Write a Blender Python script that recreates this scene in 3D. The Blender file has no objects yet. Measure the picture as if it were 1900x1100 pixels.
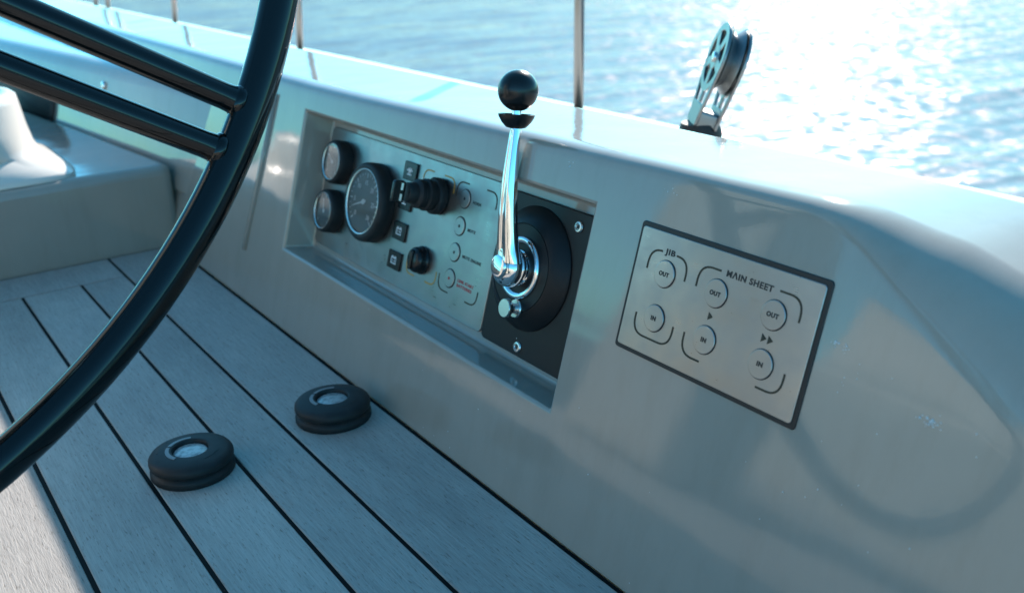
import bpy, bmesh, math, random
from mathutils import Vector, Matrix
random.seed(7)
S = bpy.context.scene
col = S.collection
R = math.radians

# ------------------------------------------------------------------ camera
CAM = Vector((0, 0, 0.5571))
PITCH, YAW, ROLL, FPX = R(20.9982), R(34.1556), R(-1.9507), 1853.69
fw = Vector((math.sin(YAW)*math.cos(PITCH), math.cos(YAW)*math.cos(PITCH), -math.sin(PITCH)))
r0 = Vector((math.cos(YAW), -math.sin(YAW), 0)); u0 = r0.cross(fw)
rv = r0*math.cos(ROLL) + u0*math.sin(ROLL); uv_ = -r0*math.sin(ROLL) + u0*math.cos(ROLL)
cd = bpy.data.cameras.new('camera'); cam = bpy.data.objects.new('camera', cd); col.objects.link(cam)
cam.matrix_world = Matrix(((rv.x, uv_.x, -fw.x, CAM.x), (rv.y, uv_.y, -fw.y, CAM.y), (rv.z, uv_.z, -fw.z, CAM.z), (0, 0, 0, 1)))
cd.sensor_width = 36; cd.lens = 36*FPX/1900; cd.clip_start = 0.02; cd.clip_end = 20000
cd.dof.use_dof = True; cd.dof.focus_distance = 0.92; cd.dof.aperture_fstop = 6.5
S.camera = cam

# ------------------------------------------------------------------ sky, sun, exposure
SUN_AZ, SUN_EL = R(52), R(28.3)          # azimuth from +Y towards +X
sund = Vector((math.sin(SUN_AZ)*math.cos(SUN_EL), math.cos(SUN_AZ)*math.cos(SUN_EL), math.sin(SUN_EL)))
W = bpy.data.worlds.new('World'); S.world = W; W.use_nodes = True
wn = W.node_tree; bg = wn.nodes['Background']
sky = wn.nodes.new('ShaderNodeTexSky'); sky.sky_type = 'NISHITA'; sky.sun_disc = False
sky.sun_elevation = SUN_EL; sky.sun_rotation = SUN_AZ
sky.air_density = 0.7; sky.dust_density = 0.3; sky.ozone_density = 8.0
tint = wn.nodes.new('ShaderNodeMix'); tint.data_type = 'RGBA'; tint.blend_type = 'MULTIPLY'; tint.inputs[0].default_value = 1
tint.inputs[7].default_value = (.68, 1.32, .98, 1)      # the film's cool cast of open sky, the same in every direction
wn.links.new(sky.outputs[0], tint.inputs[6]); wn.links.new(tint.outputs[2], bg.inputs[0]); bg.inputs[1].default_value = 0.15
sl = bpy.data.lights.new('sun', 'SUN'); sl.energy = 5.0; sl.angle = R(0.55); sl.color = (1, .88, .79)
so = bpy.data.objects.new('sun', sl); col.objects.link(so)
so.rotation_euler = (-sund).to_track_quat('-Z', 'Y').to_euler(); so.location = sund*20
vs = S.view_settings
vs.view_transform = 'Standard'; vs.look = 'None'; vs.exposure = 1.25; vs.gamma = 1
S.render.engine = 'CYCLES'
S.cycles.use_denoising = True
S.cycles.max_bounces = 10; S.cycles.sample_clamp_indirect = 8

# ------------------------------------------------------------------ materials
def mat(name, color=(.5, .5, .5), rough=.5, metal=0, **kw):
    m = bpy.data.materials.new(name); m.use_nodes = True
    b = m.node_tree.nodes['Principled BSDF']
    b.inputs['Base Color'].default_value = (*color, 1); b.inputs['Roughness'].default_value = rough; b.inputs['Metallic'].default_value = metal
    for k, v in kw.items(): b.inputs[k.replace('_', ' ')].default_value = v
    return m
def nodes(m): return m.node_tree.nodes, m.node_tree.links, m.node_tree.nodes['Principled BSDF']
def noise(m, scale, detail=3, stretch=(1, 1, 1), rough=.5, coord='Object'):
    N, L, b = nodes(m)
    tc = N.new('ShaderNodeTexCoord'); mp = N.new('ShaderNodeMapping'); mp.inputs['Scale'].default_value = stretch
    n = N.new('ShaderNodeTexNoise'); n.inputs['Scale'].default_value = scale; n.inputs['Detail'].default_value = detail; n.inputs['Roughness'].default_value = rough
    L.new(tc.outputs[coord], mp.inputs[0]); L.new(mp.outputs[0], n.inputs['Vector']); return n.outputs['Fac']
def ramp(m, fac, stops):
    N, L, b = nodes(m); r = N.new('ShaderNodeValToRGB'); e = r.color_ramp.elements
    while len(e) < len(stops): e.new(.5)
    for i, (p, c) in enumerate(stops): e[i].position = p; e[i].color = (*c, 1) if len(c) == 3 else c
    L.new(fac, r.inputs[0]); return r.outputs[0]
def bump(m, fac, strength=.2, dist=.001, prev=None):
    N, L, b = nodes(m); bp = N.new('ShaderNodeBump'); bp.inputs['Strength'].default_value = strength; bp.inputs['Distance'].default_value = dist
    L.new(fac, bp.inputs['Height'])
    if prev is not None: L.new(prev, bp.inputs['Normal'])
    L.new(bp.outputs[0], b.inputs['Normal']); return bp.outputs[0]
def mix(m, fac, a, b_, mode='MULTIPLY'):
    N, L, b = nodes(m); x = N.new('ShaderNodeMix'); x.data_type = 'RGBA'; x.blend_type = mode
    if isinstance(fac, float): x.inputs[0].default_value = fac
    else: L.new(fac, x.inputs[0])
    for sock, v in ((x.inputs[6], a), (x.inputs[7], b_)):
        if isinstance(v, tuple): sock.default_value = (*v, 1)
        else: L.new(v, sock)
    return x.outputs[2]
def link(m, out, inp): N, L, b = nodes(m); L.new(out, b.inputs[inp])

gel = mat('gelcoat_grey', (.30, .29, .27), .11, 0, IOR=1.5, Coat_Weight=.3, Coat_Roughness=.03)
p = bump(gel, noise(gel, 7, 2), .16, .010)
p = bump(gel, noise(gel, 55, 4, (1, 1, .35)), .035, .002, p)
bump(gel, noise(gel, 420, 2), .05, .0006, p)
link(gel, mix(gel, .6, ramp(gel, noise(gel, 6, 5), [(.35, (.320, .294, .254)), (.7, (.344, .316, .273))]), ramp(gel, noise(gel, 34, 7, (1, 1, .12), .68), [(.30, (.90, .89, .87)), (.52, (1, 1, 1)), (.72, (1.03, 1.03, 1.03))])), 'Base Color')
link(gel, ramp(gel, noise(gel, 24, 8, (1, 1, .3), .7), [(.35, (.05,)*3), (.62, (.085,)*3), (.78, (.20,)*3)]), 'Roughness')

def teak_mat(name, seed):
    m = mat(name, (.3, .27, .24), .62)
    N, L, b = nodes(m)
    tc = N.new('ShaderNodeTexCoord'); oi = N.new('ShaderNodeObjectInfo')
    mp = N.new('ShaderNodeMapping'); mp.inputs['Location'].default_value = (seed, seed*2.1, 0); L.new(tc.outputs['Object'], mp.inputs[0])
    cmb = N.new('ShaderNodeCombineXYZ'); L.new(oi.outputs['Random'], cmb.inputs[1])
    sc = N.new('ShaderNodeVectorMath'); sc.operation = 'MULTIPLY_ADD'; sc.inputs[1].default_value = (0, 40, 0)
    L.new(cmb.outputs[0], sc.inputs[0]); L.new(mp.outputs[0], sc.inputs[2])
    def nz(scale, st, det=4, rough=.6):
        k = N.new('ShaderNodeVectorMath'); k.operation = 'MULTIPLY'; k.inputs[1].default_value = st; L.new(sc.outputs[0], k.inputs[0])
        n = N.new('ShaderNodeTexNoise'); n.inputs['Scale'].default_value = scale; n.inputs['Detail'].default_value = det; n.inputs['Roughness'].default_value = rough
        L.new(k.outputs[0], n.inputs['Vector']); return n.outputs['Fac']
    broad = nz(14, (1, .12, 1)); grain = nz(420, (1, .05, 1), 5); fleck = nz(620, (1, .13, 1), 2); patch = nz(5, (1, .6, 1), 4)
    c1 = ramp(m, broad, [(.3, (.335, .325, .31)), (.72, (.425, .41, .39))])
    c2 = mix(m, .55, c1, ramp(m, grain, [(.3, (.60, .58, .56)), (.68, (1.12, 1.12, 1.11))]))
    c3 = mix(m, .9, c2, ramp(m, fleck, [(.28, (.50, .46, .42)), (.41, (1, 1, 1))]))
    c4 = mix(m, .85, c3, ramp(m, patch, [(.3, (.78, .77, .76)), (.7, (1.1, 1.09, 1.06))]))
    ov = N.new('ShaderNodeMapRange'); ov.inputs[3].default_value = .80; ov.inputs[4].default_value = 1.16; L.new(oi.outputs['Random'], ov.inputs[0])
    c5 = N.new('ShaderNodeVectorMath'); c5.operation = 'SCALE'; L.new(c4, c5.inputs[0]); L.new(ov.outputs[0], c5.inputs['Scale'])
    L.new(c5.outputs[0], b.inputs['Base Color'])
    q = bump(m, grain, .5, .0008); bump(m, fleck, .55, .0009, q)
    return m
teak = teak_mat('weathered_teak', 0.0)
caulk = mat('black_caulk', (.006, .007, .008), .7, 0, Specular_IOR_Level=.1)
bump(caulk, noise(caulk, 300, 3), .3, .0006)

steel = mat('brushed_steel', (.36, .36, .35), .34, 1.0)
f = noise(steel, 900, 3, (1, .03, .03) if False else (.02, 1, 1))
link(steel, mix(steel, .5, ramp(steel, f, [(.3, (.29,)*3), (.7, (.42,)*3)]), ramp(steel, noise(steel, 38, 6, (1, 1, 1), .65), [(.35, (.22,)*3), (.65, (.48,)*3)]), 'MIX'), 'Roughness')
bump(steel, f, .06, .0003)
link(steel, ramp(steel, noise(steel, 14, 4), [(.3, (.33, .33, .325)), (.7, (.385, .385, .375))]), 'Base Color')
satin = mat('satin_steel', (.62, .62, .61), .26, 1.0)
chrome = mat('chrome', (.86, .86, .87), .025, 1.0)
link(chrome, ramp(chrome, noise(chrome, 120, 4), [(.4, (.02,)*3), (.8, (.06,)*3)]), 'Roughness')
rubber = mat('black_rubber', (.015, .017, .018), .55, 0, Specular_IOR_Level=.35)
bump(rubber, noise(rubber, 900, 2), .15, .0004)
link(rubber, ramp(rubber, noise(rubber, 60, 4), [(.3, (.011, .013, .014)), (.7, (.020, .022, .023))]), 'Base Color')
blackp = mat('black_plastic', (.008, .009, .010), .25, 0, Specular_IOR_Level=.4)
bump(blackp, noise(blackp, 1500, 2), .12, .0003)
blackm = mat('matt_black_plastic', (.009, .010, .011), .42, 0, Specular_IOR_Level=.3)
bump(blackm, noise(blackm, 1800, 2), .2, .0003)
wheelm = mat('black_lacquer', (.003, .004, .0045), .06, 0, IOR=1.45)
link(wheelm, ramp(wheelm, noise(wheelm, 40, 5), [(.35, (.02,)*3), (.8, (.05,)*3)]), 'Roughness')
bump(wheelm, noise(wheelm, 26, 3), .05, .002)
engr = mat('dark_engraving', (.045, .037, .022), .6)
inkb = mat('black_print', (.02, .022, .022), .5)
inkr = mat('red_print', (.5, .02, .03), .5)
inko = mat('orange_print', (.50, .27, .05), .5)
inkw = mat('white_print', (.72, .74, .75), .5)
dialm = mat('dark_dial', (.018, .03, .038), .45)
glass = mat('clear_glass', (1, 1, 1), .02, 0, Transmission_Weight=1.0, IOR=1.45)
gasket = mat('black_gasket', (.010, .011, .012), .45)
white = mat('white_gelcoat', (.66, .63, .57), .2, 0, Coat_Weight=.2)
bump(white, noise(white, 12, 3), .08, .008)
seatm = mat('bounce_cream', (.33, .31, .26), .45)  # cream chosen to bounce warm light onto the helm wall from out of view
bump(seatm, noise(seatm, 30, 3), .1, .004)
posts = mat('dull_steel', (.30, .30, .29), .32, 1.0)
alum = mat('anodised_aluminium', (.24, .26, .27), .38, 1.0)
shaderec = mat('opening_shade', (.012, .013, .014), .6)

sea = mat('sea_water', (.078, .094, .108), .6, 0, Specular_IOR_Level=0)

# ------------------------------------------------------------------ mesh helpers
def new(name, bm, m, parent=None, smooth=True, bevel=None, seg=2, mw=None, ang=35):
    bmesh.ops.recalc_face_normals(bm, faces=bm.faces[:])
    me = bpy.data.meshes.new(name); bm.to_mesh(me); bm.free()
    o = bpy.data.objects.new(name, me); col.objects.link(o); me.materials.append(m)
    if smooth: 
        me.polygons.foreach_set('use_smooth', [True]*len(me.polygons))
        if smooth == 'auto': me.set_sharp_from_angle(angle=R(ang))
    if bevel:
        b = o.modifiers.new('bevel', 'BEVEL'); b.width = bevel; b.segments = seg; b.limit_method = 'ANGLE'; b.angle_limit = R(30); b.harden_normals = False
    if parent: o.parent = parent
    if mw is not None: o.matrix_world = mw
    return o
def tag(o, label, cat=None, group=None, kind=None):
    if label: o['label'] = label
    if cat: o['category'] = cat
    if group: o['group'] = group
    if kind: o['kind'] = kind
    return o
def empty(name, M, label, cat, group=None):
    o = bpy.data.objects.new(name, None); col.objects.link(o); o.matrix_world = M; o.empty_display_size = .02
    return tag(o, label, cat, group)
def box(bm, x0, x1, y0, y1, z0, z1):
    v = [bm.verts.new((x, y, z)) for x in (x0, x1) for y in (y0, y1) for z in (z0, z1)]
    for f in ((0, 1, 3, 2), (4, 6, 7, 5), (0, 4, 5, 1), (2, 3, 7, 6), (0, 2, 6, 4), (1, 5, 7, 3)): bm.faces.new([v[i] for i in f])
def lathe(bm, prof, n=48, M=None, close=True, a0=0, a1=2*math.pi):
    """prof: list of (r, z); axis z"""
    full = abs(a1-a0-2*math.pi) < 1e-6
    k = n if full else n+1
    rings = []
    for r, z in prof:
        if r < 1e-7:
            rings.append([bm.verts.new((0, 0, z))])
        else:
            rings.append([bm.verts.new((r*math.cos(a0+(a1-a0)*i/n), r*math.sin(a0+(a1-a0)*i/n), z)) for i in range(k)])
    vs_ = [v for g in rings for v in g]
    for A, B in zip(rings, rings[1:]):
        for i in range(n):
            j = (i+1) % k if full else i+1
            if len(A) == 1 and len(B) == 1: continue
            if len(A) == 1: bm.faces.new((A[0], B[j], B[i]))
            elif len(B) == 1: bm.faces.new((A[i], A[j], B[0]))
            else: bm.faces.new((A[i], A[j], B[j], B[i]))
    if M is not None: bmesh.ops.transform(bm, matrix=M, verts=vs_)
def disc_prof(r, z0, z1, bev=.0006):
    return [(0, z0), (r, z0), (r, z1-bev), (r-bev*.3, z1-bev*.3), (r-bev, z1), (0, z1)]
def poly(bm, pts, z0, z1):
    a = [bm.verts.new((x, y, z0)) for x, y in pts]; b = [bm.verts.new((x, y, z1)) for x, y in pts]; n = len(pts)
    bm.faces.new(a[::-1]); bm.faces.new(b)
    for i in range(n): bm.faces.new((a[i], a[(i+1) % n], b[(i+1) % n], b[i]))
def rrect(x0, x1, y0, y1, r, n=5):
    out = []
    for cx, cy, a in ((x1-r, y1-r, 0), (x0+r, y1-r, 90), (x0+r, y0+r, 180), (x1-r, y0+r, 270)):
        for i in range(n+1):
            t = R(a+90*i/n); out.append((cx+r*math.cos(t), cy+r*math.sin(t)))
    return out
def round_path(pts, r, n=8):
    out = [Vector(pts[0])]
    for a, b, c in zip(pts, pts[1:], pts[2:]):
        a, b, c = Vector(a), Vector(b), Vector(c)
        d1 = (a-b).normalized(); d2 = (c-b).normalized(); k = min(r, (a-b).length*.98, (c-b).length*.98)
        p0, p2 = b+d1*k, b+d2*k
        for i in range(n+1):
            t = i/n; out.append(p0*(1-t)**2 + b*2*t*(1-t)*.98 + b*0 + p2*t*t + b*.04*t*(1-t))
    out.append(Vector(pts[-1])); return out
def ribbon(bm, pts, w, z0, z1):
    """flat strip of width w along 2-d path"""
    n = len(pts); L = []
    for i, p_ in enumerate(pts):
        a = pts[max(i-1, 0)]; b = pts[min(i+1, n-1)]; d = (b-a).normalized(); q = Vector((-d.y, d.x))*w/2
        L.append([bm.verts.new((p_.x+s*q.x, p_.y+s*q.y, z)) for s in (1, -1) for z in (z0, z1)])
    for A, B in zip(L, L[1:]):
        for i, j in ((0, 1), (1, 3), (3, 2), (2, 0)): bm.faces.new((A[i], A[j], B[j], B[i]))
    bm.faces.new(L[0]); bm.faces.new(L[-1])
def tube(bm, pts, rad, n=16, cap=True):
    pts = [Vector(q) for q in pts]; rings = []; up = None
    for i, q in enumerate(pts):
        d = (pts[min(i+1, len(pts)-1)] - pts[max(i-1, 0)]).normalized()
        if up is None: up = d.orthogonal().normalized()
        up = (up - d*up.dot(d)).normalized(); s = d.cross(up)
        r = rad[i] if isinstance(rad, (list, tuple)) else rad
        rings.append([bm.verts.new(q + (up*math.cos(2*math.pi*k/n) + s*math.sin(2*math.pi*k/n))*r) for k in range(n)])
    for A, B in zip(rings, rings[1:]):
        for k in range(n): bm.faces.new((A[k], A[(k+1) % n], B[(k+1) % n], B[k]))
    if cap: bm.faces.new(rings[0][::-1]); bm.faces.new(rings[-1])
def text_bm(body, size, z, cx=0, cy=0, width=None, bold=0., extr=.00015, align='CENTER', rot=0):
    cu = bpy.data.curves.new('lettering', 'FONT'); cu.body = body; cu.size = size; cu.align_x = align; cu.align_y = 'CENTER'
    cu.extrude = extr; cu.offset = bold; cu.space_character = 1.14 if bold > 0 else 1; cu.resolution_u = 3
    o = bpy.data.objects.new('lettering', cu); col.objects.link(o)
    dg = bpy.context.evaluated_depsgraph_get(); me = bpy.data.meshes.new_from_object(o.evaluated_get(dg))
    bm = bmesh.new(); bm.from_mesh(me)
    bpy.data.objects.remove(o); bpy.data.meshes.remove(me); bpy.data.curves.remove(cu)
    xs = [v.co.x for v in bm.verts]; sx = 1
    if width: sx = width/(max(xs)-min(xs))
    ys = [v.co.y for v in bm.verts]; my = (max(ys)+min(ys))/2; mx = (max(xs)+min(xs))/2 if align == 'CENTER' else min(xs)
    for v in bm.verts: v.co = Vector(((v.co.x-mx)*sx, v.co.y-my, v.co.z))
    bmesh.ops.transform(bm, matrix=Matrix.Translation((cx, cy, z)) @ Matrix.Rotation(rot, 4, 'Z'), verts=bm.verts[:])
    return bm
def axis_matrix(pos, z, x=None):
    z = Vector(z).normalized(); x = Vector(x) if x is not None else z.orthogonal(); x = (x - z*x.dot(z)).normalized(); y = z.cross(x)
    return Matrix(((x.x, y.x, z.x, pos[0]), (x.y, y.y, z.y, pos[1]), (x.z, y.z, z.z, pos[2]), (0, 0, 0, 1)))
I = Matrix.Identity(4)

# the helm wall leans outboard; (Y, v, n): along the boat, up the wall, out of the wall
X0, LEAN = .4799, R(16.4735)
Vv = Vector((math.sin(LEAN), 0, math.cos(LEAN))); Nv = Vector((-math.cos(LEAN), 0, math.sin(LEAN)))
def wall(Y, v, n=0): return Vector((X0, 0, 0)) + Vv*v + Nv*n + Vector((0, Y, 0))
def wall_matrix(Y, v, n=0):
    q = wall(Y, v, n)
    return Matrix(((0, Vv.x, Nv.x, q.x), (-1, Vv.y, Nv.y, q.y), (0, Vv.z, Nv.z, q.z), (0, 0, 0, 1)))

# ------------------------------------------------------------------ sea
SEA_Z = -2.3
def build_sea():
    rnd = random.Random(3)
    comps = []
    for lam in (6, 4.1, 3.2, 2.5, 2.0, 1.6, 1.25, 1.0, .8, .62, .5, .4, .32):
        for k in range(3):
            th = R(200) + rnd.gauss(0, .55); comps.append((2*math.pi/lam, th, lam*(.0030 if lam < 1.4 else .0016)*rnd.uniform(.7, 1.3), rnd.uniform(0, 6.28), lam))
    import numpy as np
    A = np.unique(np.concatenate([np.radians(np.linspace(-2, 74, 420)), np.radians(np.linspace(74, 358, 60))]))[:-1]
    Rr = np.concatenate([[1.2], np.geomspace(3.5, 240, 620), np.geomspace(260, 9000, 40)])
    a, r = np.meshgrid(A, Rr); x = r*np.sin(a); y = r*np.cos(a); z = np.zeros_like(x)
    cell = np.gradient(Rr)[:, None]*np.ones_like(x)
    for k, th, am, ph, lam in comps:
        fade = np.clip((lam/cell - 3)/4, 0, 1)
        s = np.sin(k*(x*math.sin(th)+y*math.cos(th))+ph)
        z += fade*am*(1-np.abs(s))*1.5 if lam < 6 else fade*am*s
    z += SEA_Z - z.mean()
    nR, nA = x.shape
    co = np.stack([x, y, z], -1).reshape(-1, 3)
    i = np.arange((nR-1)*nA).reshape(nR-1, nA); j = np.roll(i, -1, 1)
    fc = np.stack([i, i+nA, j+nA, j], -1).reshape(-1, 4)
    me = bpy.data.meshes.new('sea'); me.vertices.add(len(co)); me.vertices.foreach_set('co', co.ravel())
    me.loops.add(fc.size); me.loops.foreach_set('vertex_index', fc.ravel().astype('i4'))
    me.polygons.add(len(fc)); me.polygons.foreach_set('loop_start', np.arange(0, fc.size, 4).astype('i4'))
    me.update(calc_edges=True); me.validate()
    me.polygons.foreach_set('use_smooth', [True]*len(me.polygons)); me.materials.append(sea)
    o = bpy.data.objects.new('sea', me); col.objects.link(o); o['kind'] = 'structure'
n1 = noise(sea, 1.6, 5, (1, 1, 1), .62); n2 = noise(sea, 9, 3, (1, 1, 1), .6)
q = bump(sea, n1, .20, .08); q = bump(sea, n2, .24, .02, q)
N_, L_, b_ = nodes(sea)
gl = N_.new('ShaderNodeBsdfGlossy'); gl.inputs['Color'].default_value = (.98, .68, .66, 1)
L_.new(ramp(sea, noise(sea, 4.0, 3, (1, 1, 1), .6), [(.40, (.04,)*3), (.60, (.20,)*3)]), gl.inputs['Roughness']); L_.new(q, gl.inputs['Normal'])
fr = N_.new('ShaderNodeFresnel'); fr.inputs['IOR'].default_value = 1.15; L_.new(q, fr.inputs['Normal'])
mx_ = N_.new('ShaderNodeMixShader'); mu = N_.new('ShaderNodeMath'); mu.operation = 'MULTIPLY'; mu.inputs[1].default_value = .32; L_.new(fr.outputs[0], mu.inputs[0]); L_.new(mu.outputs[0], mx_.inputs[0]); L_.new(b_.outputs[0], mx_.inputs[1]); L_.new(gl.outputs[0], mx_.inputs[2])
L_.new(mx_.outputs[0], N_['Material Output'].inputs['Surface'])
build_sea()

# ------------------------------------------------------------------ cockpit floor
floor = new('cockpit_floor', (lambda b: (box(b, -2.3, .4799, -1.8, 1.8255, -.06, -.0016), b)[1])(bmesh.new()), caulk, smooth=False)
tag(floor, None, kind='structure')
def plank(x0, x1, y0, y1):
    bm = bmesh.new(); box(bm, x0, x1, y0, y1, -.010, 0)
    o = new('plank', bm, teak, floor, smooth=False, bevel=.0009, seg=1); return o
g = .0024
plank(.3618+g, .4799-.0052, -1.8, 1.8255-.006)
seams = [.3618, .2890, .1974, .1045] + [.1045-.0918*i for i in range(1, 26)]
for a, b in zip(seams, seams[1:]): plank(b+g, a-g, -1.8, 1.7057-g)
plank(-2.3, .3618-g, 1.7057+g, 1.8255-.006)

# ------------------------------------------------------------------ helm coaming with recess
def lerp_tab(tab, y):
    for (a, va), (b, vb) in zip(tab, tab[1:]):
        if a <= y <= b: return va+(vb-va)*(y-a)/(b-a)
    return tab[0][1] if y < tab[0][0] else tab[-1][1]
VE = [(-1.8, .12), (0, .135), (.267, .2578), (.36, .3085), (.4175, .347), (.445, .3555), (.5, .357), (.74, .352), (1.3, .342), (7, .342)]
CL = [(-1.8, .10), (0, .10), (.267, .085), (.30, .078), (.36, .062), (.42, .032), (.5, .016), (.6, .012), (7, .012)]
def coaming_profile(Y):
    """list of (X, Z): crease at the head of the wall, chamfer, rounded edge, top, then down outboard"""
    ve = sum(lerp_tab(VE, Y+d) for d in (-.02, -.01, 0, .01, .02))/5; ln = sum(lerp_tab(CL, Y+d) for d in (-.02, -.01, 0, .01, .02))/5
    c3 = wall(0, ve); C = Vector((c3.x, c3.z)); dw = Vector((Vv.x, Vv.z)); dc = Vector((math.cos(R(47)), math.sin(R(47))))
    bl = max(0., min(1., (.52-Y)/.16)); A = C + dw*(.0108*(1-bl) + ln*.66*bl); b = Vector((.742, .3420)); d2 = (b-A).normalized()
    pts = [C - dw*.004]
    k1 = .020 + .028*bl; w2 = A + d2*k1; q0 = C + Vector((.0006, .0004))
    c1 = q0.lerp(A, .72); c2 = w2.lerp(A, .55)
    for i in range(17):
        s_ = i/16; pts.append(q0*(1-s_)**3 + c1*3*s_*(1-s_)**2 + c2*3*s_*s_*(1-s_) + w2*s_**3)
    pts.append(b - d2*.02)
    c = b - d2*.02; a0 = math.atan2(d2.y, d2.x); nn = Vector((-d2.y, d2.x)); cc = c - nn*.02
    for i in range(1, 7):
        an = math.pi/2 + a0 - (i/6)*(R(85)+a0)
        pts.append(cc + Vector((math.cos(an), math.sin(an)))*.02)
    pts.append(Vector((pts[-1].x+.012, .20)))
    return pts
RY0, RY1, Rv0, Rv1 = 1.3496, .6966, .1116, .3146
def build_coaming():
    bm = bmesh.new()
    Ys = sorted(set([-1.8, -.8, -.3, 0, .05] + [round(.08+.0125*i, 4) for i in range(32)] + [.55, .62, RY1, .8, .9, 1.0, 1.1, 1.2, RY0, 1.45, 1.7, 2.1, 2.6, 3.2, 4, 5, 6, 7]))
    grid = {}
    prof = [coaming_profile(y) for y in Ys]
    vrows = [0, Rv0, Rv1]
    cols = []
    for y, P in zip(Ys, prof):
        vtop = min((P[0].y)/math.cos(LEAN), 9)
        c = []
        for v in (0, min(Rv0, vtop*.45), min(Rv1, vtop*.93)):
            q = wall(y, v); c.append(bm.verts.new(q))
        for q in P: c.append(bm.verts.new((q.x, y, q.y)))
        cols.append(c)
    for (ya, A), (yb, B) in zip(zip(Ys, cols), zip(Ys[1:], cols[1:])):
        for i in range(len(A)-1):
            if i == 1 and ya >= RY1-1e-6 and yb <= RY0+1e-6: continue
            bm.faces.new((A[i], B[i], B[i+1], A[i+1]))
    # recess
    i0, i1 = Ys.index(RY1), Ys.index(RY0)
    lo = [cols[i][1] for i in range(i0, i1+1)]; hi = [cols[i][2] for i in range(i0, i1+1)]
    def inner(i, n, v):
        y = Ys[i]; y = max(RY1+.006*(n > .02), min(RY0-.007*(n > .02), y)); return bm.verts.new(wall(y, v, -n))
    blo = [inner(i, .045, .118) for i in range(i0, i1+1)]; bhi = [inner(i, .045, .309) for i in range(i0, i1+1)]
    for k in range(len(lo)-1):
        bm.faces.new((lo[k], lo[k+1], blo[k+1], blo[k])); bm.faces.new((hi[k], bhi[k], bhi[k+1], hi[k+1])); bm.faces.new((blo[k], blo[k+1], bhi[k+1], bhi[k]))
    bm.faces.new((lo[0], blo[0], bhi[0], hi[0])); bm.faces.new((lo[-1], hi[-1], bhi[-1], blo[-1]))
    o = new('helm_coaming', bm, gel, smooth='auto', bevel=.0035, seg=3, ang=40)
    wn_ = o.modifiers.new('normals', 'WEIGHTED_NORMAL'); wn_.keep_sharp = True; wn_.weight = 90
    tag(o, 'light grey glossy moulded coaming beside the teak floor, with a recess for instruments', 'coaming')
    # trim bead on the wall forward of the recess
    b2 = bmesh.new(); tube(b2, [wall(1.488, .075, .001), wall(1.474, .2, .001), wall(1.459, .325, .001)], .0045, 10)
    new('trim_bead', b2, gel, o)
    return o
coam = build_coaming()

# side deck outboard and hull side
bm = bmesh.new(); box(bm, .66, 1.42, -1.8, 7, -.05, .15)
tag(new('side_deck', bm, white, bevel=.03, seg=3), None, kind='structure')
bm = bmesh.new(); box(bm, -2.6, 1.40, -1.8, 7, -2.7, -.065)
tag(new('hull', bm, white), None, kind='structure')

# forward: low bench, tapered ledge, pedestal
bm = bmesh.new()
poly(bm, [(-2.2, 1.8255), (.478, 1.8255), (.503, 1.832), (.452, 2.30), (.37, 3.0), (-2.2, 3.0)], -.05, .15)
bench = new('low_bench', bm, gel, smooth='auto', bevel=.018, seg=4, ang=50)
tag(bench, 'grey moulded step bench with rounded blue-lit edge across the teak floor', 'bench')
bm = bmesh.new()
e = lambda Y: .506-.118*(Y-2.2)
ys = [1.70, 1.9, 2.2, 2.6, 3.2, 4.2]
L = []
for y in ys:
    s = [(e(y)-.045, .10), (e(y)-.004, .262), (e(y)+.004, .278), (e(y)+.018, .288), (e(y)+.036, .290), (.64, .292), (.64, .10)]
    L.append([bm.verts.new((x, y, z)) for x, z in s])
for A, B in zip(L, L[1:]):
    for i in range(7): bm.faces.new((A[i], A[(i+1) % 7], B[(i+1) % 7], B[i]))
bm.faces.new(L[0]); bm.faces.new(L[-1])
led = new('seat_back_ledge', bm, gel, smooth='auto', ang=35)
tag(led, 'low grey ledge with bright sunlit top tapering forward behind the bench', 'ledge')
b2 = bmesh.new()
poly(b2, rrect(2.50, 3.25, .13, .235, .03), -.006, .02)
mm = Matrix(((-.118, .25, -.96, e(2.2)-.045-.004+.118*2.2+.0), (1, 0, 0, 0), (0, .97, .25, 0), (0, 0, 0, 1)))
def ledge_pt(Y, z, off): return Vector((e(Y)-.045+(z-.10)*.253-off, Y, z))
for v in b2.verts: v.co = ledge_pt(v.co.x, v.co.y, v.co.z*.35)
new('locker_shade', b2, shaderec, led)  # dark slab laid on the ledge as the shade inside an opening
b2 = bmesh.new(); lathe(b2, disc_prof(.009, 0, .006, .002), 20, axis_matrix(ledge_pt(2.22, .247, -.001), (-.97, 0, .25)))
new('snap_stud', b2, chrome, led)

def superell(hx, hy, p_, n=64):
    out = []
    for i in range(n):
        t = 2*math.pi*i/n; c, s = math.cos(t), math.sin(t)
        out.append((hx*math.copysign(abs(c)**(2/p_), c), hy*math.copysign(abs(s)**(2/p_), s)))
    return out
bm = bmesh.new(); cxp, cyp = .135, 2.01; rings = []
for (k, z, p_) in ((1.0, .1495, 7), (1.0, .156, 7), (.985, .160, 6), (.90, .172, 4.5), (.82, .186, 3), (.795, .200, 2.2), (.77, .23, 2), (.745, .272, 2), (.735, .283, 2), (.70, .289, 2), (.64, .2895, 2), (.62, .284, 2), (.3, .283, 2)):
    rings.append([bm.verts.new((cxp+x*k, cyp+y*k, z)) for x, y in superell(.215, .175 if k > .8 else .205*1.0, p_)])
for A, B in zip(rings, rings[1:]):
    for i in range(64): bm.faces.new((A[i], A[(i+1) % 64], B[(i+1) % 64], B[i]))
bm.faces.new(rings[-1]); bm.faces.new(rings[0][::-1])
tag(new('winch_pedestal', bm, white, smooth='auto', ang=60), 'white round moulded pedestal with flared foot standing on the low bench', 'pedestal')

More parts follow.
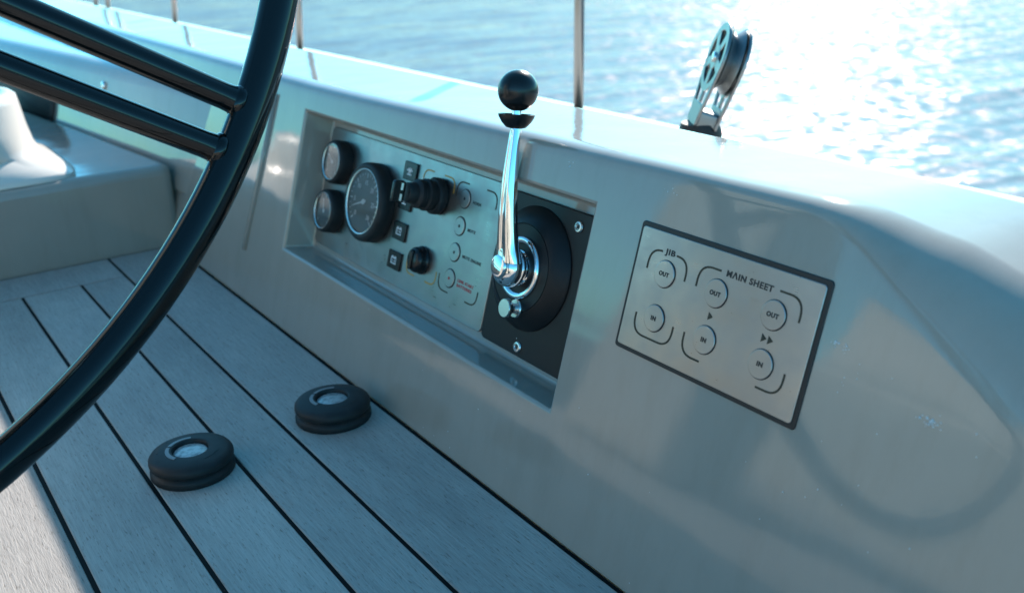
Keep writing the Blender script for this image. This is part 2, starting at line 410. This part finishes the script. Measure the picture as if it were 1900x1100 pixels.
# unseen port side the helm wall mirrors; back raised to block sky, bounce warmth
bm = bmesh.new()
L = []
for y in (-1.8, 1.8255): L.append([bm.verts.new((x, y, z)) for x, z in ((-1.20, -.05), (-1.16, .36), (-1.55, .38), (-1.67, .68), (-1.95, .70), (-2.05, -.05))])
for i in range(6): bm.faces.new((L[0][i], L[0][(i+1) % 6], L[1][(i+1) % 6], L[1][i]))
bm.faces.new(L[0]); bm.faces.new(L[1][::-1])
tag(new('unseen_fill_seat', bm, seatm, smooth='auto', bevel=.03, seg=3), 'unseen long cream seat opposite, back raised to block low sky and warm the coaming', 'seat')

# ------------------------------------------------------------------ stanchions
for i, (Y, z, lean, lab) in enumerate(((1.645, .148, .012, 'bright steel stanchion post on side deck nearest the throttle lever'), (3.075, .148, .038, 'thin steel stanchion post rising beside the wheel rim'),
                          (4.36, .148, .045, 'slim steel stanchion post seen above the upper wheel spoke, standing alone'), (5.444, .148, .045, 'distant steel stanchion post, aft one of a close pair'), (5.69, .148, .045, 'distant steel stanchion post, forward one of a close pair'))):
    root = empty('stanchion', Matrix.Translation((1.3, Y, z)), lab, 'stanchion', 'stanchions along the side deck')
    b = bmesh.new(); tube(b, [(0, 0, .02), (lean*.5, 0, .3), (lean, 0, .66)], .0105, 16); new('post', b, posts, root)
    b = bmesh.new(); lathe(b, [(0, 0), (.03, 0), (.03, .006), (.017, .01), (.0155, .018), (.012, .020)], 24); new('socket', b, posts, root)
    b = bmesh.new(); lathe(b, [(0, .655), (.0115, .655), (.0115, .668), (.007, .674), (0, .675)], 16, Matrix.Translation((lean, 0, 0))); new('cap', b, satin, root)

# ------------------------------------------------------------------ stand-up sheave block on the side deck
def build_block():
    up = (Vector((0, 0, 1))*math.cos(R(19)) + rv*math.sin(R(19))).normalized()
    vd = Vector((1.0, .96, 0)).normalized(); sd = Vector((vd.y, -vd.x, 0)); nrm = -sd*math.cos(R(12)) - vd*math.sin(R(12)); nrm = (nrm - up*nrm.dot(up)).normalized()
    base = Vector((1.0, .992, .268))
    M = axis_matrix(base, nrm, up)      # local x = up, z = cheek normal
    root = empty('sheave_block', M, 'stand-up aluminium sheave block on black boot beyond the coaming', 'pulley block')
    cx = .097; r_o = .048; T = .0165
    def cheek(z0, z1):
        b = bmesh.new(); n = 60
        def ring(ri, ro):
            lathe(b, [(ri, z0), (ro, z0), (ro, z1), (ri, z1), (ri, z0)], n, Matrix.Translation((cx, 0, 0)))
        ring(.037, r_o); ring(.006, .017)
        for k in range(5):
            a = R(36+72*k); d = Vector((math.cos(a), math.sin(a))); q = Vector((-d.y, d.x))*.0075
            pts = [d*.014-q*.8, d*.040-q*1.1, d*.040+q*1.1, d*.014+q*.8]
            poly(b, [(cx+w.x, w.y) for w in pts], z0+.0004, z1-.0004)
        for s in (-1, 1):   # straps down to the foot
            poly(b, [(cx-.012, s*.0465), (cx-.034, s*.033), (.022, s*.020), (.012, s*.026), (.024, s*.030)][::s], z0, z1)
        poly(b, [(cx-.038, -.005), (cx-.038, .005), (.02, .006), (.02, -.006)], z0+.0002, z1-.0002)
        poly(b, rrect(.004, .034, -.027, .027, .004), z0+.0003, z1+.0004)
        return b
    for z0, z1 in ((T-.004, T), (-T, -T+.004)): new('cheek', cheek(z0, z1), alum, root, smooth='auto', bevel=.0008, seg=1)
    b = bmesh.new()
    lathe(b, [(.008, -.0115), (.043, -.0115), (.0455, -.009), (.036, 0), (.0455, .009), (.043, .0115), (.008, .0115), (.008, -.0115)], 60, Matrix.Translation((cx, 0, 0))); new('sheave', b, alum, root, smooth='auto')
    b = bmesh.new(); lathe(b, disc_prof(.007, -.020, .020), 20, Matrix.Translation((cx, 0, 0))); new('axle_pin', b, satin, root, smooth='auto')
    b = bmesh.new(); poly(b, rrect(-.004, .026, -.024, .024, .004), -.0125, .0125); new('foot', b, alum, root, smooth='auto', bevel=.001)
    b = bmesh.new(); Mi = M.inverted().to_3x3()
    dz = Mi @ Vector((0, 0, -1))
    lathe(b, [(.010, .012), (.026, .010), (.031, -.004), (.030, -.02), (.035, -.03), (.032, -.04), (.038, -.06), (.040, -.118), (0, -.118)], 32, axis_matrix((-.002, 0, 0), -dz)); new('rubber_boot', b, rubber, root, smooth='auto')
build_block()

# ------------------------------------------------------------------ steering wheel
def build_wheel():
    C0 = Vector((-.257, .905, .741)); ta = .262
    e2 = Vector((0, math.sin(ta), math.cos(ta))); nrm = Vector((1, 0, 0)).cross(e2)
    M = axis_matrix(C0, nrm, (1, 0, 0))
    root = empty('steering_wheel', M, 'large glossy black steering wheel with paired tubular spokes above teak floor', 'steering wheel')
    RR, rt = .650, .0162
    b = bmesh.new(); n, k = 220, 24; rings = []
    for i in range(n):
        a = 2*math.pi*i/n
        rings.append([b.verts.new(((RR+rt*math.cos(t))*math.cos(a), (RR+rt*math.cos(t))*math.sin(a), rt*math.sin(t))) for t in [2*math.pi*j/k for j in range(k)]])
    for i in range(n):
        A, B = rings[i], rings[(i+1) % n]
        for j in range(k): b.faces.new((A[j], A[(j+1) % k], B[(j+1) % k], B[j]))
    new('rim', b, wheelm, root)
    for rot in (0, 120, 240):
        Rm = Matrix.Rotation(R(rot), 3, 'Z')
        for (p0, p1) in (((.548, -.338), (.09, -.066)), ((.523, -.374), (.066, -.110))):
            a = Rm @ Vector((*p0, 0)); c = Rm @ Vector((*p1, 0)); b = bmesh.new(); d = (c-a).normalized()
            tube(b, [a+d*.000, a+d*.004, a+d*.010, a+d*.018, a*.5+c*.5, c], [.0128, .0128, .0120, .0114, .0114, .0114], 20)
            sp = new('spoke', b, wheelm, root)
            b = bmesh.new(); q = a+d*.0035
            lathe(b, [(.0105, 0), (.0145, .000), (.0150, .002), (.0135, .006), (.0115, .0075)], 24, axis_matrix(q, d)); new('collar', b, wheelm, sp, smooth='auto')
    b = bmesh.new(); lathe(b, [(0, -.02), (.115, -.016), (.13, -.008), (.13, .008), (.115, .016), (.05, .03), (0, .034)], 48); new('hub', b, wheelm, root, smooth='auto')
    b = bmesh.new(); tube(b, [(0, 0, -.02), (0, 0, -.22)], .04, 24); new('shaft', b, satin, root)
build_wheel()
bm = bmesh.new()
poly(bm, [(-.37, 1.06), (-.144, 1.06), (-.13, 1.33), (-.384, 1.33)], 0.0, .80)
tag(new('wheel_binnacle', bm, gel, smooth='auto', bevel=.03, seg=3), 'grey moulded binnacle box that carries the black steering wheel', 'binnacle')

# ------------------------------------------------------------------ engine instrument panel in the recess
PC = (1.1145, .2140)                     # panel centre Y, v
NB = -.0448
ep = empty('engine_panel', wall_matrix(PC[0], PC[1], NB), 'brushed steel engine panel with round gauges and key inside the coaming recess', 'instrument panel')
def lx(Y): return -(Y-PC[0])
def ly(v): return v-PC[1]
b = bmesh.new(); poly(b, rrect(lx(1.340), lx(.8895), ly(.1285), ly(.3000), .007), 0, .0022); new('plate', b, steel, ep, smooth='auto', bevel=.0006, seg=2)
ZP = .0022
def gauge(Y, v, r, hgt, needle, marks, big=False):
    c = Matrix.Translation((lx(Y), ly(v), ZP))
    b = bmesh.new()
    lathe(b, [(0, 0), (r*.98, 0), (r, .001), (r, hgt*.55), (r*.985, hgt*.8), (r*.93, hgt*.97), (r*.86, hgt), (r*.82, hgt*.95), (r*.80, hgt*.80), (0, hgt*.78)], 64, c)
    g_ = new('gauge', b, rubber, ep, smooth='auto', ang=50)
    b = bmesh.new(); lathe(b, [(r*.80, hgt*.93), (r*.835, hgt*.985), (r*.815, hgt*1.005), (r*.785, hgt*.95)], 64, c); new('trim_ring', b, satin, g_)
    b = bmesh.new(); lathe(b, [(0, hgt*.80), (r*.795, hgt*.80), (r*.795, hgt*.805), (0, hgt*.805)], 48, c); new('dial', b, dialm, g_, smooth='auto')
    b = bmesh.new(); zz = hgt*.815
    nt = 25 if big else 9
    for i in range(nt):
        a = R(225-270*i/(nt-1)); d = Vector((math.cos(a), math.sin(a))); big_t = i % 4 == 0
        ribbon(b, [d*r*(.60 if big_t else .66), d*r*.72], r*.025 if big_t else r*.014, zz, zz+.0002)
    bmesh.ops.transform(b, matrix=c, verts=b.verts[:])
    mk = new('dial_marks', b, inkw, g_, smooth=False)
    if big:
        for i in range(7):
            a = R(225-270*i/6); t = text_bm(str(i*5), r*.17, zz, math.cos(a)*r*.48, math.sin(a)*r*.48); bmesh.ops.transform(t, matrix=c, verts=t.verts[:]); new('numeral', t, inkw, g_, smooth=False)
    b = bmesh.new(); a = R(needle); d = Vector((math.cos(a), math.sin(a))); q = Vector((-d.y, d.x))
    poly(b, [tuple(w) for w in (-d*r*.12-q*r*.03, d*r*.58-q*r*.008, d*r*.58+q*r*.008, -d*r*.12+q*r*.03)], hgt*.84, hgt*.85)
    lathe(b, [(0, hgt*.83), (r*.07, hgt*.83), (r*.07, hgt*.87), (0, hgt*.87)], 20); bmesh.ops.transform(b, matrix=c, verts=b.verts[:]); new('needle', b, inkw, g_, smooth='auto')
    b = bmesh.new(); lathe(b, [(0, hgt*.90), (r*.80, hgt*.90), (r*.80, hgt*.955), (0, hgt*.955)], 48, c); new('lens', b, glass, g_, smooth='auto')
    return g_
gauge(1.2905, .2540, .0312, .020, 150, False)
gauge(1.2915, .1832, .0312, .020, 110, False)
gauge(1.1795, .2192, .0535, .021, 200, True, True)
# four small icon tiles
for k, v in enumerate((.2765, .2385, .1985, .1600)):
    cx_, cy_ = lx(1.1005), ly(v)
    b = bmesh.new(); poly(b, rrect(cx_-.0158, cx_+.0158, cy_-.0118, cy_+.0118, .0015), ZP, ZP+.003); t_ = new('icon_tile', b, blackp, ep, smooth='auto', bevel=.0005, seg=1)
    b = bmesh.new(); z0, z1 = ZP+.003, ZP+.0033
    P2 = lambda *a: [Vector((cx_+x*.001, cy_+y*.001)) for x, y in a]
    if k in (0, 1):
        ribbon(b, P2((-7, 1), (-4, 1)), .0016, z0, z1); ribbon(b, P2((4, 1), (7, 1)), .0016, z0, z1)
        ribbon(b, round_path([tuple(q) for q in P2((-4, 1), (-3, 4), (-1.5, -2), (0, 4), (1.5, -2), (3, 4), (4, 1))], .0008, 4), .0016, z0, z1)
        ribbon(b, P2((-5, -4), (5, -4)), .0016, z0, z1)
    else:
        ribbon(b, P2((-6, 3), (6, 3), (6, -4), (-6, -4), (-6, 3)), .0016, z0, z1)
        for s in (-1, 1): ribbon(b, P2((s*4.6, 3), (s*4.6, 5), (s*2.2, 5), (s*2.2, 3)), .0014, z0, z1)
        ribbon(b, P2((-4, -.5), (-1.5, -.5)), .0014, z0, z1); ribbon(b, P2((1.5, -.5), (4, -.5)), .0014, z0, z1); ribbon(b, P2((2.75, .75), (2.75, -1.75)), .0014, z0, z1)
    new('icon', b, inkw, t_, smooth=False)
# ignition switch with key
cK = Matrix.Translation((lx(1.0265), ly(.2595), ZP))
b = bmesh.new(); lathe(b, [(0, 0), (.0210, 0), (.0225, .002), (.0225, .009), (.0205, .0115), (.0180, .012), (.0178, .016), (.0195, .017), (.0195, .022), (.0170, .0235), (.0165, .027), (.0178, .028), (.0175, .033), (.0155, .0345), (.0130, .036), (.0122, .046), (.0110, .0475), (0, .0475)], 48, cK)
ig = new('ignition_switch', b, rubber, ep, smooth='auto', ang=40)
b = bmesh.new(); box(b, -.0012, .0012, -.0050, .0050, .046, .053); bmesh.ops.transform(b, matrix=cK, verts=b.verts[:]); new('key_blade', b, chrome, ig, smooth=False)
b = bmesh.new(); poly(b, rrect(-.0135, .0135, .050, .0665, .004), -.0028, .0028); bmesh.ops.transform(b, matrix=cK @ Matrix.Rotation(R(90), 4, 'Z') @ Matrix.Rotation(R(90), 4, 'X'), verts=b.verts[:]); new('key_head', b, blackp, ig, smooth='auto', bevel=.001)
for s in (-1, 1):
    b = bmesh.new(); box(b, .0028, .0034, s*.0065-.0042, s*.0065+.0042, .054, .057); bmesh.ops.transform(b, matrix=cK, verts=b.verts[:]); new('key_inlay', b, chrome, ig, smooth=False)
# start knob
cS = Matrix.Translation((lx(1.0365), ly(.1765), ZP))
b = bmesh.new(); lathe(b, [(0, 0), (.0175, 0), (.0178, .003), (.0165, .0045), (.0162, .009), (.0155, .012), (.0135, .0145), (.009, .0162), (0, .0168)], 40, cS)
kn = new('start_knob', b, blackp, ep, smooth='auto', ang=40)
b = bmesh.new(); poly(b, rrect(-.0028, .0028, -.0125, .0125, .0025), .013, .0195); bmesh.ops.transform(b, matrix=cS, verts=b.verts[:]); new('grip', b, blackp, kn, smooth='auto', bevel=.0015)
# brackets printed on the plate
def bracket(parent, pts, w, m, z, r, X=lx, Y_=ly, name='bracket'):
    b = bmesh.new(); ribbon(b, round_path([(X(y), Y_(v)) for y, v in pts], r), w, z, z+.0002); return new(name, b, m, parent, smooth=False)
zz = ZP+.0001
for pts in ([(1.070, .2735), (1.070, .2862), (1.047, .2862)], [(1.0225, .2862), (.997, .2862), (.997, .2690)], [(1.072, .1695), (1.072, .1528), (1.049, .1528)], [(1.0235, .1528), (1.0005, .1528), (1.0005, .1710)]):
    bracket(ep, pts, .0018, inko, zz, .012)
for pts in ([(.991, .2675), (.991, .2862), (.967, .2862)], [(.930, .2866), (.9065, .2866), (.9065, .2685)], [(.9935, .1715), (.9935, .1535), (.969, .1535)], [(.931, .1535), (.9085, .1535), (.9085, .1715)]):
    bracket(ep, pts, .0018, engr, zz, .013)
for (v, body, wd, red) in ((.2680, 'HORN', .0165, 0), (.2352, 'MUTE', .0165, 0), (.2034, 'MUTE ENGINE', .0400, 0), (.1714, 'LINK START\nBATTERIES', .0345, 1)):
    c = Matrix.Translation((lx(.9700), ly(v), ZP))
    b = bmesh.new(); lathe(b, [(0, .0001), (.0118, .0001), (.0118, .0004), (0, .0004)], 40, c); gr = new('button_well', b, inkb, ep, smooth='auto')
    b = bmesh.new(); lathe(b, disc_prof(.0108, .0003, .0014, .0007), 40, c); new('push_button', b, steel, gr, smooth='auto', ang=12)
    b = bmesh.new(); lathe(b, disc_prof(.0019, .0013, .0017, .0002), 16, c); new('dot', b, inkr if red else inkb, gr, smooth='auto')
    lines = body.split('\n')
    for i, ln in enumerate(lines):
        t = text_bm(ln, .0050, ZP+.0001, lx(.9530), ly(v-.0006+.0029*(len(lines)-1)-.0058*i), wd if i == 0 else wd*.92, .00012, align='LEFT')
        new('lettering', t, inkr if red else inkb, ep, smooth=False)

# ------------------------------------------------------------------ throttle control
TC = (.8195, .2230)
th = empty('throttle_control', wall_matrix(TC[0], TC[1], NB), 'chrome throttle lever with black ball knob on a black plate in the recess', 'throttle lever')
def tx(Y): return -(Y-TC[0])
def ty(v): return v-TC[1]
b = bmesh.new(); poly(b, rrect(tx(.8845), tx(.7045), ty(.1270), ty(.2975), .008), 0, .0050); new('plate', b, blackm, th, smooth='auto', bevel=.0008)
b = bmesh.new(); lathe(b, [(0, .004), (.0672, .004), (.0672, .0062), (.0655, .0085), (.0560, .0150), (.0500, .0186), (.0480, .0192), (.0478, .0190), (.0474, .0184), (.0468, .0184), (.0464, .0192), (0, .0195)], 96); dm = new('dome', b, blackm, th, smooth='auto', ang=25)
b = bmesh.new(); lathe(b, [(.0265, .0190), (.0335, .0190), (.0338, .0205), (.0325, .0225), (.0300, .0230), (.0275, .0220), (.0262, .0205), (.0265, .0190)], 72); new('chrome_ring', b, chrome, th)
b = bmesh.new(); lathe(b, [(0, .0193), (.0190, .0193), (.0188, .0215), (.0165, .0225), (.0165, .0250), (.0200, .0270), (.0212, .0320), (.0205, .0390), (.0175, .0435), (.0128, .0455), (.0122, .0480), (.0112, .0496), (.0092, .0502), (0, .0504)], 56); new('hub', b, chrome, th, smooth='auto', ang=40)
# the lever: fluted, tapering bar
A0 = Vector((tx(.8165), ty(.2300), .0390)); B0 = Vector((tx(.8265), ty(.3640), .0560))
def lever():
    b = bmesh.new(); rings = []; n = 28
    d = (B0-A0).normalized(); side = d.cross(Vector((0, 0, 1))).normalized(); fr = side.cross(d)
    N_ = 26
    for i in range(N_+1):
        t = i/N_; c = A0*(1-t)+B0*t + fr*(.004*math.sin(math.pi*t))
        wx = .0152*(1-t)+.0062*t; wx *= 1+.25*math.exp(-((t-.0)/.10)**2); wz = .0105*(1-t)+.0052*t
        fl_ = .34*min(1, t/.10)*min(1, (1-t)/.05)
        ring = []
        for k in range(n):
            a = 2*math.pi*k/n; x = math.cos(a); z = math.sin(a)
            dent = 1-fl_*math.exp(-(x/.30)**2)*(1 if abs(z) > .2 else 0)
            ring.append(b.verts.new(c + side*wx*x + fr*wz*z*dent))
        rings.append(ring)
    for A, B in zip(rings, rings[1:]):
        for k in range(n): b.faces.new((A[k], A[(k+1) % n], B[(k+1) % n], B[k]))
    b.faces.new(rings[0][::-1]); b.faces.new(rings[-1])
    lathe(b, [(0, 0), (.0052, 0), (.0056, .004), (.0050, .006), (.0046, .024), (0, .024)], 24, axis_matrix(B0-d*.003, d))
    return new('lever', b, chrome, th, smooth='auto', ang=60), d
lv, ld = lever()
b = bmesh.new()
Mc = axis_matrix(B0+ld*.0005, ld)
lathe(b, [(.0050, .000), (.010, .0012), (.0148, .0058), (.0182, .0115), (.0190, .0145), (.0182, .0147), (.0168, .0115), (.0135, .0072), (.009, .0035), (.0050, .0026)], 48, Mc)
new('lift_collar', b, blackp, th, smooth='auto', ang=50)
b = bmesh.new(); rr = .0206; prof = [(rr*math.sin(math.pi*i/28), -rr*math.cos(math.pi*i/28)) for i in range(29)]; prof[0] = (0, -rr); prof[-1] = (0, rr)
lathe(b, prof, 56, axis_matrix(B0+ld*.0385, ld)); new('ball_knob', b, blackp, th)
# neutral button
cB = Matrix.Translation((tx(.8105), ty(.1808), 0))
b = bmesh.new(); lathe(b, [(0, .0188), (.0098, .0188), (.0100, .0215), (.0092, .0228), (.0055, .0228), (.0055, .0310), (.0092, .0310), (.0100, .0322), (.0100, .0355), (.0094, .0366), (0, .0366)], 40, cB); new('neutral_button', b, satin, th, smooth='auto', ang=35)
for Y, v in ((.7565, .2830), (.8130, .1375)):
    c = Matrix.Translation((tx(Y), ty(v), .0050))
    b = bmesh.new(); lathe(b, [(0, 0), (.0062, 0), (.0062, .0010), (.0052, .0024), (.0034, .0026), (.0028, .0018), (0, .0018)], 28, c); sc = new('screw', b, satin, th, smooth='auto')
    b = bmesh.new(); lathe(b, [(0, .0018), (.0026, .0018), (.0026, .0021), (0, .0021)], 6, c); new('hex_socket', b, inkb, sc, smooth=False)

# ------------------------------------------------------------------ sheet winch switch panel
SC = (.5263, .2575)
sp = empty('winch_switch_panel', wall_matrix(SC[0], SC[1], 0), 'brushed steel switch panel with six round OUT and IN buttons in black gasket', 'switch panel')
def sx(Y): return -(Y-SC[0])
def sy(v): return v-SC[1]
b = bmesh.new(); poly(b, rrect(sx(.6285), sx(.4243), sy(.2005), sy(.3155), .0035), -.004, .0012); new('gasket', b, gasket, sp, smooth='auto', bevel=.0006)
b = bmesh.new(); poly(b, rrect(sx(.6252), sx(.4285), sy(.2042), sy(.3112), .0028), -.004, .0021); new('plate', b, steel, sp, smooth='auto', bevel=.0005)
ZS = .0021
for Y in (.5872, .5275, .4677):
    for v, tx_ in ((.2770, 'OUT'), (.2378, 'IN')):
        c = Matrix.Translation((sx(Y), sy(v), ZS))
        b = bmesh.new(); lathe(b, [(0, .0001), (.0122, .0001), (.0122, .0003), (0, .0003)], 48, c); wl_ = new('button_well', b, inkb, sp, smooth='auto')
        b = bmesh.new(); lathe(b, [(0, .0002), (.0116, .0002), (.0117, .0010), (.0114, .0014), (.0110, .0015), (0, .0015)], 48, c); new('push_button', b, steel, wl_, smooth='auto', ang=12)
        t = text_bm(tx_, .0052, ZS+.0016, sx(Y), sy(v), .0118 if tx_ == 'OUT' else .0058, .00022); new('lettering', t, inkb, wl_, smooth=False)
zz = ZS+.0001
for pts in ([(.610, .2766), (.610, .2950), (.596, .2950)], [(.5788, .2950), (.5640, .2950), (.5640, .2768)], [(.610, .2368), (.610, .2190), (.564, .2190), (.564, .2374)],
            [(.5505, .2768), (.5505, .2957), (.528, .2957)], [(.5505, .2373), (.5505, .2190), (.528, .2190)], [(.4675, .2962), (.4443, .2962), (.4443, .2780)], [(.4443, .2381), (.4443, .2196), (.4677, .2196)]):
    bracket(sp, pts, .0017, engr, zz, .0135, sx, sy)
new('lettering', text_bm('JIB', .0068, zz, sx(.5869), sy(.2951), .0122, .00022), inkb, sp, smooth=False)
new('lettering', text_bm('M\u039bIN SHEET', .0070, zz, sx(.4980), sy(.2956), .0478, .00022), inkb, sp, smooth=False)
for Ys_ in ((.5300,), (.4735, .4672)):
    for Y in Ys_:
        b = bmesh.new(); poly(b, [(sx(Y), sy(.2541)), (sx(Y-.0050), sy(.2576)), (sx(Y), sy(.2608))], zz, zz+.0002); new('arrow', b, engr, sp, smooth=False)

# ------------------------------------------------------------------ deck foot switches
def foot_switch(x, y, rot, label):
    root = empty('foot_switch', Matrix.Translation((x, y, 0)) @ Matrix.Rotation(rot, 4, 'Z'), label, 'foot switch', 'foot switches on the teak floor')
    b = bmesh.new(); lathe(b, [(0, 0), (.0440, 0), (.0450, .0015), (.0450, .0060), (.0440, .0085), (.0415, .0100), (.0405, .0112)], 72); new('base', b, rubber, root, smooth='auto', ang=60)
    b = bmesh.new(); lathe(b, [(.0405, .0108), (.0418, .0118), (.0443, .0136), (.0450, .0165), (.0446, .0200), (.0425, .0228), (.0380, .0248), (.0300, .0264), (.0220, .0272), (.0200, .0270), (.0190, .0258), (.0185, .0215), (0, .0215)], 72); new('cover', b, rubber, root, smooth='auto', ang=60)
    b = bmesh.new(); lathe(b, [(0, .0214), (.0178, .0214), (.0180, .0226), (.0165, .0236), (.0080, .0240), (0, .0241)], 48); new('centre_cap', b, capm, root, smooth='auto')
    for a0, a1 in ((62, 128), (134, 205)):
        b = bmesh.new(); lathe(b, [(.0222, .0268), (.0222, .0276), (.0262, .0272), (.0262, .0262), (.0222, .0268)], 24, None, True, R(a0), R(a1)); new('raised_arc', b, arcm, root, smooth='auto')
    for a in (110, 150):
        b = bmesh.new(); lathe(b, [(0, .0240), (.0013, .0250), (.0010, .0262), (0, .0265)], 10, Matrix.Translation((.0345*math.cos(R(a)), .0345*math.sin(R(a)), -.0006))); new('pip', b, rubber, root)
    b = bmesh.new(); lathe(b, [(.0300, .0259), (.0300, .0266), (.0312, .0265), (.0312, .0258), (.0300, .0259)], 20, None, True, R(-88), R(-45)); new('moulded_line', b, rubber, root, smooth='auto')
capm = mat('cap_grey', (.42, .43, .43), .35, .3)
link(capm, ramp(capm, noise(capm, 220, 5), [(.35, (.25, .26, .26)), (.55, (.46, .47, .47))]), 'Base Color'); bump(capm, noise(capm, 300, 4), .4, .0006)
arcm = mat('worn_rubber', (.20, .21, .215), .42)
foot_switch(.2438, .9906, R(8), 'black rubber foot switch straddling a teak seam, away from the coaming')
foot_switch(.4200, 1.0081, R(-4), 'black rubber foot switch tight against the foot of the grey coaming')

# ------------------------------------------------------------------ pale specks painted as the sparkle of droplets on the glossy wall
drop = mat('painted_sparkle', (.62, .63, .63), .5)
bm = bmesh.new(); rnd = random.Random(11)
for cy_, cv_, sp_, n_ in ((.327, .247, .004, 26), (.404, .270, .003, 8), (.411, .274, .002, 6), (.389, .250, .012, 7), (.60, .345, .006, 6), (.745, .346, .003, 4), (.35, .20, .06, 14), (.7, .06, .2, 20)):
    for k in range(n_):
        r_ = rnd.uniform(.0003, .00085)*(1.2 if sp_ < .006 else .8)
        M_ = wall_matrix(cy_+rnd.gauss(0, sp_), max(.01, cv_+rnd.gauss(0, sp_*.7)), 0)
        lathe(bm, [(0, -.0001), (r_, 0), (r_*.8, r_*.35), (r_*.4, r_*.52), (0, r_*.56)], 8, M_)
o = new('sparkle_specks', bm, drop, coam); o['kind'] = 'stuff'
